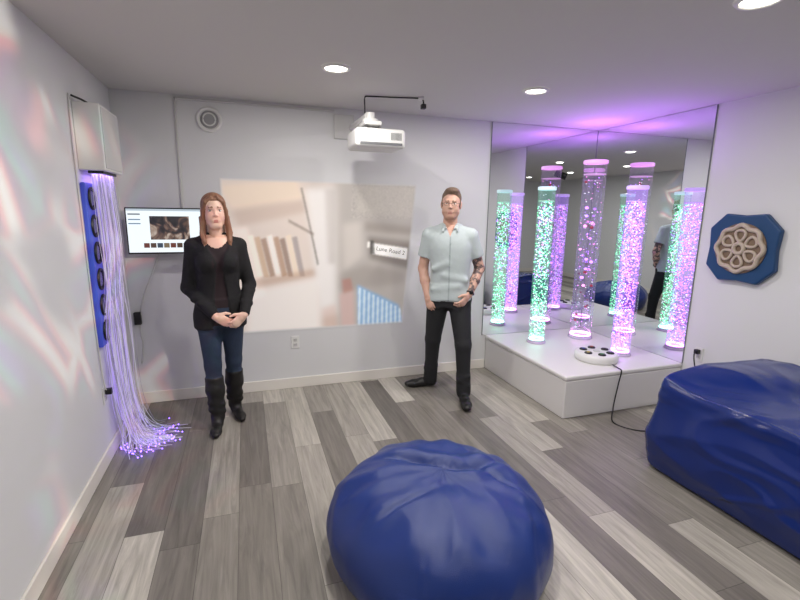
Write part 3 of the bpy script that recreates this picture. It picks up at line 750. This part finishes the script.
def head(b, center, yaw, tilt, female):
    zlo = -.36 if female else -.24
    f = Field((-.15, -.17, zlo), (.15, .17, .15), .0030)
    jw = .88 if female else 1.0
    f.ell((0, .015, .035), (.074, .092, .081), SK, .01)
    f.ell((0, -.02, -.03), (.062*jw, .068, .083 if not female else .080), SK, .03)
    cz = -.098 if not female else -.094
    f.cone((-.014*jw, -.060, cz), (.014*jw, -.060, cz), .019 if not female else .015, .019 if not female else .015, SK, .025)
    for sx in (-1, 1):
        f.cone((sx*.018, -.052, -.094), (sx*.046*jw, .0, -.062), .020 if not female else .016, .022, SK, .035)
        f.ell((sx*.032*jw, -.056, -.034), (.026, .022, .028), SK, .03)
        f.ell((sx*.0755, .008, -.008), (.010, .018, .030), SK, .006)
        f.ell((sx*.081, .014, .0), (.007, .012, .024), SK, .004)
    f.cone((-.030, -.074, .024), (.030, -.074, .024), .011 if not female else .008, .011 if not female else .008, SK, .014)
    f.cone((0, -.080, .012), (0, -.098, -.024), .0055 if female else .0075, .0070 if female else .0105, SK, .009)
    for sx in (-1, 1):
        f.ell((sx*.009, -.090, -.028), (.008, .009, .007), SK, .006)
    f.cone((-.015, -.075, -.060), (.015, -.075, -.060), .012, .012, SK, .014)
    dep = -.097 if not female else -.0985
    for sx in (-1, 1): f.ell((sx*.031, dep, .004), (.016, .016, .010), SK, .010, sub=True)
    for sx in (-1, 1):
        if female: f.cone((sx*.018, -.0835, .0265), (sx*.043, -.0775, .0255), .0018, .0016, HAIR, .002)
        else: f.cone((sx*.018, -.0845, .0245), (sx*.044, -.0775, .0245), .0030, .002, HAIR, .002)
    for sx in (-1, 1):
        f.cone((sx*.022, -.0795, -.0545), (sx*.008, -.0855, -.0600), .0020, .0030, LIP, .002); f.cone((sx*.008, -.0855, -.0600), (0, -.0862, -.0600), .0030, .0028, LIP, .002)
        f.cone((sx*.022, -.0795, -.0550), (sx*.008, -.0850, -.0680), .0020, .0034, LIP, .002)
    f.cone((-.008, -.0850, -.0680), (.008, -.0850, -.0680), .0036, .0036, LIP, .002)
    nr = .046 if female else .056
    f.cone((0, .015, -.07), (0, .035, -.20 if female else -.19), nr, nr*1.08, SK, .025)
    if not female:
        f.ell((0, .020, .048), (.080, .095, .084), HAIR, .004, cut=lambda X, Y, Z: (.020-.95*Y-Z)/1.38)
        f.ell((.005, -.03, .105), (.055, .055, .030), HAIR, .02)
        for sx in (-1, 1): f.cone((sx*.072, -.008, .03), (sx*.070, -.012, -.015), .008, .005, HAIR, .006)
    else:
        f.ell((0, .018, .043), (.083, .100, .086), HAIR, .004, cut=lambda X, Y, Z: (.002+.25*np.abs(X)-1.0*Y-Z)/1.42)
        f.cone((0, .050, .02), (0, .075, -.14), .076, .066, HAIR, .02, flat=((0, 1, 0), .7))
        f.cone((0, .075, -.14), (0, .08, -.22), .072, .045, HAIR, .02, flat=((0, 1, 0), .5))
        for sx in (-1, 1):
            P = [(sx*.020, -.064, .096), (sx*.058, -.052, .062), (sx*.074, -.026, .0), (sx*.080, -.006, -.08), (sx*.086, -.012, -.15), (sx*.082, -.040, -.205), (sx*.074, -.054, -.25)]
            R = [.010, .016, .018, .024, .025, .020, .007]
            for i in range(6): f.cone(P[i], P[i+1], R[i], R[i+1], HAIR, .012, flat=((1, 0, 0), .75))
            for j in range(3):   # separate locks
                o = (j-1)*.018
                f.cone((sx*(.086+.003*j), .0+o, -.04), (sx*(.098-.004*j), -.012+o, -.15), .009, .010, HAIR, .004)
                f.cone((sx*(.098-.004*j), -.012+o, -.15), (sx*(.086-.006*j), -.048+o*.7, -.235-.012*j), .010, .004, HAIR, .004)
    V, Q, L, cen = f.mesh(1)
    if not female:
        x, y, z = cen.T
        bd = (L == SK) & (z < -.060) & (z > -.125) & (y < -.02) & (z < -.060-.25*(y+.09)+.25*np.abs(x)) & ~((np.abs(x) < .022) & (z > -.078) & (z < -.05))
        L[bd] = BEARD
    cy, sy = math.cos(yaw), math.sin(yaw); ct, st = math.cos(tilt), math.sin(tilt)
    Rz = np.array([[cy, -sy, 0], [sy, cy, 0], [0, 0, 1]]); Ry = np.array([[ct, 0, st], [0, 1, 0], [-st, 0, ct]])
    R = Rz@Ry; tf = lambda v: (np.array([tuple(q) for q in v]) if not isinstance(v, np.ndarray) else v)@R.T+np.array(center)
    b.add(tf(V), Q, L)
    for sx in (-1, 1):
        v, q = sphere((sx*.031, -.0735, .004), (.0125, .0085, .0062)); b.add(tf(v), q, EYE)
        v, q = sphere((sx*.031, -.0800, .004), (.0050, .0035, .0050), 10, 6); b.add(tf(v), q, IRIS)
    if female:
        v, q = sphere((0, -.0850, -.0630), (.014, .0035, .0028), 10, 6); b.add(tf(v), q, EYE)
        for sx in (-1, 1):
            v, q = sweep([(sx*.018, -.080, .008), (sx*.031, -.0835, .0115), (sx*.044, -.0775, .009)], .0012, False, 6); b.add(tf(v), q, GLASS)
    if not female:
        for sx in (-1, 1):
            pts = [(sx*.032+.020*math.cos(a), -.094+.006*abs(math.cos(a))*(1 if math.cos(a)*sx > 0 else 0), .002+.014*math.sin(a)) for a in np.linspace(0, 2*math.pi, 20, endpoint=False)]
            v, q = sweep(pts, .0012, True, 6); b.add(tf(v), q, GLASS)
            v, q = sweep([(sx*.052, -.089, .006), (sx*.074, -.075, .008), (sx*.082, .005, .006)], .0014, False, 6); b.add(tf(v), q, GLASS)
        v, q = sweep([(-.012, -.094, .006), (0, -.097, .008), (.012, -.094, .006)], .0012, False, 6); b.add(tf(v), q, GLASS)

def skin_mat(name, c):
    m = M(name, c, .5, var=.05, vscale=20); bs = m.node_tree.nodes['Principled BSDF']
    bs.inputs['Subsurface Weight'].default_value = .08; bs.inputs['Subsurface Radius'].default_value = (.02, .008, .004); bs.inputs['Subsurface Scale'].default_value = .3
    return m
def ink_mat(c):
    m = M('tattooed_skin', c, .5); nt = m.node_tree; n = nt.nodes.new('ShaderNodeTexNoise'); n.inputs['Scale'].default_value = 28; n.inputs['Detail'].default_value = 3
    tc = nt.nodes.new('ShaderNodeTexCoord'); nt.links.new(tc.outputs['Object'], n.inputs[0])
    r = nt.nodes.new('ShaderNodeValToRGB'); nt.links.new(n.outputs['Fac'], r.inputs[0])
    r.color_ramp.elements[0].position = .46; r.color_ramp.elements[0].color = C(98, 82, 82); r.color_ramp.elements[1].position = .56; r.color_ramp.elements[1].color = c
    nt.links.new(r.outputs[0], nt.nodes['Principled BSDF'].inputs['Base Color']); return m

def shoe(f, heel, toe, lab, h=.045):
    heel = np.array(heel, float); toe = np.array(toe, float); v = toe-heel
    f.cone(heel, heel+v*.45, .041, .040, lab, .01)
    f.cone(heel+v*.4-np.array((0, 0, .006)), heel+v*.78-np.array((0, 0, .012)), .042, .045, lab, .015, flat=((0, 0, 1), .85))
    f.cone(heel+v*.78-np.array((0, 0, .012)), toe-np.array((0, 0, .012)), .045, .034, lab, .015, flat=((0, 0, 1), .72))

# ---------------- man
def build_man():
    b = Bld()
    f = Field((-.42, -.44, -.02), (.40, .32, 1.54), .006)
    f.loft([(.865, .01, 0, .176, .130), (.95, .012, 0, .170, .124), (1.08, .012, 0, .160, .118), (1.20, .01, 0, .170, .122), (1.31, .005, .003, .182, .122), (1.39, 0, .01, .168, .106), (1.445, 0, .018, .115, .082), (1.475, 0, .022, .075, .068)], TOP, .02)
    for sx in (-1, 1):
        f.cone((sx*.06, .018, 1.440), (sx*.165, .012, 1.395), .045, .056, TOP, .04)
        f.cone((sx*.062, -.010, 1.482), (sx*.030, -.078, 1.452), .010, .009, TOP, .010)
        f.cone((sx*.052, -.050, 1.462), (sx*.062, -.088, 1.425), .013, .007, TOP, .014, flat=((0, 1, .5), .5))
        f.cone((sx*.062, -.010, 1.482), (0, .078, 1.498), .011, .013, TOP, .010)
    for z_, x1_, x2_, dz_ in ((.95, -.13, .08, .03), (1.03, .14, -.04, .04), (1.12, -.13, -.02, .05)):   # soft shirt folds
        f.cone((x1_, -.088, z_), (x2_, -.106, z_+dz_), .012, .006, TOP, .045)
    def sleeve(S, E, fr=.62):
        S, E = np.array(S), np.array(E); a = (E-S)/np.linalg.norm(E-S); Q = S+(E-S)*fr
        f.cone(S, Q+a*.03, .060, .066, TOP, .03, clip=[(Q, a)])
    RS, RE, RW = (-.172, .012, 1.385), (-.220, .055, 1.105), (-.172, -.055, .890)
    LS, LE, LW = (.172, .012, 1.385), (.258, .060, 1.115), (.172, -.085, .910)
    sleeve(RS, RE); sleeve(LS, LE)
    # trousers
    f.loft([(.80, .01, .0, .155, .11), (.90, .01, 0, .160, .115), (.98, .01, 0, .155, .11)], PANT, .03)
    for H_, K_, A_ in (((-.080, 0, .86), (-.118, .045, .49), (-.135, .150, .075)), ((.095, -.005, .86), (.140, -.115, .49), (.158, -.130, .075))):
        H_, K_, A_ = map(np.array, (H_, K_, A_))
        f.cone(H_, K_, .098, .068, PANT, .04); f.cone(K_, A_, .067, .050, PANT, .02)
        f.cone(K_*.35+A_*.65, A_, .058, .056, PANT, .02)
        f.cone(A_+(.0, 0, .055), A_+(0, 0, .02), .058, .060, PANT, .01)
        for j, (dz, dx) in enumerate(((.10, .02), (.14, -.02), (-.02, .015))):   # knee/ankle folds
            c = A_+np.array((0, 0, dz)) if j < 2 else K_
            f.cone(c+(-.04, -.035, dx), c+(.04, -.035, -dx), .012, .012, PANT, .02)
    shoe(f, (-.115, .185, .045), (-.335, .115, .045), SHOE)
    shoe(f, (.158, -.105, .045), (.185, -.345, .045), SHOE)
    f.F = np.maximum(f.F, -(f.lo[2]+f.h*np.arange(f.n[2]))[None, None, :].astype(np.float32))
    V, Q, L, cen = f.mesh(2)
    x, y, z = cen.T
    L[(L == TOP) & (y < 0) & (z > 1.385) & (np.abs(x) < (z-1.385)*.42) & (y < -.03)] = SK
    L[(L == TOP) & (y < -.05) & (np.abs(x-.004) < .0045) & (z < 1.385)] = TRIM
    L[(L == SHOE) & (z < .016)] = SOLE
    b.add(V, Q, L)
    for S, E, W, lab, hd in ((RS, RE, RW, SK, ((.030, -.030, -.09), (.10, -.05, .03), (.9, .3, 0), .55)), (LS, LE, LW, INK, ((-.060, -.045, -.075), (-.05, -.08, .06), (-.6, .7, -.3), .5))):
        S, E, W = map(np.array, (S, E, W)); d, s, n, cu = hd
        lo = np.minimum(np.minimum(S, E), W)-.11; hi = np.maximum(np.maximum(S, E), W)+.09; lo[2] = W[2]-.22; hi[2] = S[2]-.02; lo[0] -= .05
        g = Field(lo, hi, .0034)
        g.cone(S, E, .050, .042, lab, .01); g.cone(E, E*.55+W*.45, .042, .041, lab, .015); g.cone(E*.55+W*.45, W, .041, .027, lab, .015, flat=((0, 1, 0), .85))
        hand(g, W, d, s, n, cu)
        V, Q, L, cen = g.mesh(1)
        L[cen[:, 2] < W[2]+.01] = SK
        b.add(V, Q, L)
    # watch
    W = np.array(LW); E = np.array(LE); a = (E-W)/np.linalg.norm(E-W); c = W+a*.02
    u = np.cross(a, (0, 0, 1)); u /= np.linalg.norm(u); w = np.cross(a, u)
    v, q = sweep([c+u*.033*math.cos(t)+w*.031*math.sin(t) for t in np.linspace(0, 2*math.pi, 24, endpoint=False)], .0065, True, 6); b.add(v, q, WATCH)
    fc = c+np.array((.01, -.034, .012)); v, q = sphere(fc, (.018, .008, .018), 12, 6); b.add(v, q, WATCH)
    # shirt buttons
    for z_ in (1.33, 1.24, 1.15, 1.06, .97, .89):
        v, q = sphere((.004, -.122, z_), (.005, .005, .005), 8, 5); b.add(v, q, TRIM)
    head(b, (0, -.012, 1.643), math.radians(-4), 0.03, False)
    sk = C(208, 166, 148)
    mats = [skin_mat('man_skin', sk), M('pale_shirt', C(184, 195, 197), .8, var=.05, vscale=20, bump=.25, bscale=30), M('black_trousers', C(30, 31, 35), .8, bump=.3, bscale=30), M('black_leather', C(24, 23, 24), .45),
            M('brown_hair', C(112, 92, 78), .7, var=.4, vscale=120, bump=.6, bscale=200), M('beard_stubble', C(184, 144, 126), .7, var=.2, vscale=200), M('eye_white', C(225, 222, 218), .2), M('eye_iris', C(50, 38, 30), .2),
            M('man_lips', C(188, 134, 122), .5), M('glasses_frame', C(60, 55, 55), .3), M('shirt_trim', C(158, 170, 173), .7), ink_mat(sk), M('watch_black', C(20, 20, 22), .3), M('shoe_sole', C(14, 14, 14), .7)]
    return b.build('man', mats, (1.605, 3.47, 0), math.radians(-24.5))
build_man()

# ---------------- woman
def build_woman():
    b = Bld()
    f = Field((-.33, -.34, -.02), (.34, .32, 1.48), .006)
    def opening(X, Y, Z):
        w = .028+.045*np.clip((1.12-Z)/.35, 0, 1)+.065*np.clip((Z-1.22)/.16, 0, 1)
        return np.minimum(w-np.abs(X-.008), -Y)
    f.loft([(.78, .0, 0, .150, .112), (.90, 0, 0, .148, .108), (1.04, 0, 0, .122, .092), (1.14, 0, -.003, .130, .098), (1.24, 0, -.006, .142, .104), (1.32, 0, .004, .135, .088), (1.385, 0, .014, .085, .062)], TRIM, .02)
    for sx in (-1, 1): f.ell((sx*.062, -.078, 1.215), (.056, .050, .056), TRIM, .03)
    f.loft([(.755, .0, .005, .176, .140), (.86, 0, .004, .172, .134), (1.04, 0, .004, .140, .110), (1.15, 0, .0, .145, .112), (1.25, 0, -.002, .154, .118), (1.32, 0, .008, .150, .100), (1.375, 0, .018, .108, .075), (1.41, 0, .022, .066, .058)], TOP, .012, cut=opening)
    for sx in (-1, 1): f.ell((sx*.070, -.080, 1.215), (.056, .052, .060), TOP, .03, cut=lambda X, Y, Z: opening(X, Y, Z))
    RS, RE, RW = (-.150, .014, 1.325), (-.200, .025, 1.035), (-.040, -.165, .860)
    LS, LE, LW = (.150, .014, 1.325), (.212, .015, 1.040), (.150, -.175, .860)
    for S, E, W in ((RS, RE, RW), (LS, LE, LW)):
        S, E, W = map(np.array, (S, E, W)); sx = np.sign(S[0])
        f.cone((sx*.05, .02, 1.372), S, .036, .050, TOP, .035)
        f.cone(S, E, .052, .045, TOP, .025); a = (W-E)/np.linalg.norm(W-E)
        f.cone(E, W, .045, .036, TOP, .02, clip=[(W, a)])
        for t_, o_ in ((.15, .01), (.35, -.012), (.6, .008)):
            c = E+(W-E)*t_; f.cone(c+(-.028, -.022, o_), c+(.028, -.018, -o_), .016, .014, TOP, .02)
    # jeans, boots
    f.loft([(.76, 0, .005, .15, .112), (.86, 0, .005, .158, .118), (.95, 0, 0, .135, .1)], PANT, .03)
    for H_, K_, A_ in (((-.078, .0, .82), (-.072, -.050, .47), (-.062, -.075, .085)), ((.078, .005, .82), (.076, .050, .47), (.070, .130, .085))):
        H_, K_, A_ = map(np.array, (H_, K_, A_))
        f.cone(H_, K_, .088, .058, PANT, .035)
        B_ = K_+(A_-K_)*.22; f.cone(K_, B_, .057, .056, PANT, .02)
        a = (A_-K_)/np.linalg.norm(A_-K_); C1 = K_+(A_-K_)*.45
        f.cone(B_-a*.03, C1, .064, .064, SHOE, .01, clip=[(B_, -a)]); f.cone(C1, A_, .063, .045, SHOE, .02)
        for t in (.5, .72, .85): c = K_+(A_-K_)*t; f.cone(c+(-.04, -.02, .01), c+(.04, -.02, -.01), .022, .022, SHOE, .02)
        hx = A_[0]
        dxx = -.02 if hx < 0 else .03
        f.cone(A_, (hx+dxx*.3, A_[1]-.03, .05), .045, .038, SHOE, .02)
        f.cone((hx, A_[1]+.02, .035), (hx, A_[1]+.022, .012), .033, .030, SHOE, .01)
        f.cone((hx+dxx*.3, A_[1]-.03, .042), (hx+dxx, A_[1]-.13, .028), .037, .036, SHOE, .02, flat=((0, 0, 1), .85))
        f.cone((hx+dxx, A_[1]-.13, .028), (hx+dxx*1.2, A_[1]-.175, .024), .035, .026, SHOE, .02, flat=((0, 0, 1), .8))
    f.F = np.maximum(f.F, -(f.lo[2]+f.h*np.arange(f.n[2]))[None, None, :].astype(np.float32))
    V, Q, L, cen = f.mesh(2); x, y, z = cen.T
    L[((L == TRIM) | ((L == TOP) & (np.abs(x) < .07))) & (y < -.01) & (z > 1.315+.045*(x/.07)**2)] = SK
    L[(L == SHOE) & (z < .012)] = SOLE
    b.add(V, Q, L)
    for E, W, d, s, n, cu in ((RE, RW, (.105, -.030, -.065), (.45, -.2, .55), (.0, .9, -.3), .55), (LE, LW, (-.085, -.040, -.075), (-.5, -.3, .5), (-.2, .9, -.4), .6)):
        E, W = np.array(E), np.array(W); a = (W-E)/np.linalg.norm(W-E)
        g = Field(W-.16, W+.14, .0030)
        g.cone(W-a*.06, W+a*.01, .027, .024, SK, .01); hand(g, W+a*.005, d, s, n, cu, scale=.93)
        V, Q, L, cen = g.mesh(1); b.add(V, Q, L)
    head(b, (.0, -.008, 1.563), math.radians(3), -.03, True)
    mats = [skin_mat('woman_skin', C(230, 190, 172)), M('black_cardigan', C(22, 21, 24), .85, bump=.4, bscale=40), M('blue_jeans', C(40, 54, 76), .8, var=.25, vscale=14, bump=.2, bscale=80), M('black_boots', C(18, 17, 18), .5, bump=.3, bscale=25),
            M('auburn_hair', C(138, 98, 76), .5, var=.4, vscale=60, bump=.5, bscale=90, stretch=(1, 1, .12)), M('unused_beard', C(150, 100, 80)), M('eye_white_w', C(232, 228, 224), .2), M('eye_iris_w', C(60, 70, 70), .2),
            M('woman_lips', C(204, 134, 126), .4), M('lash_w', C(70, 45, 35), .5), M('dark_maroon_top', C(36, 20, 26), .8), M('ink_w', C(100, 80, 80)), M('watch_w', C(20, 20, 22), .3), M('boot_sole', C(12, 12, 12), .7)]
    return b.build('woman', mats, (-.20, 3.45, 0), math.radians(5))
build_woman()

# world
w = bpy.data.worlds.new('world'); scene.world = w; w.use_nodes = True
w.node_tree.nodes['Background'].inputs[0].default_value = (.5, .5, .55, 1); w.node_tree.nodes['Background'].inputs[1].default_value = .15
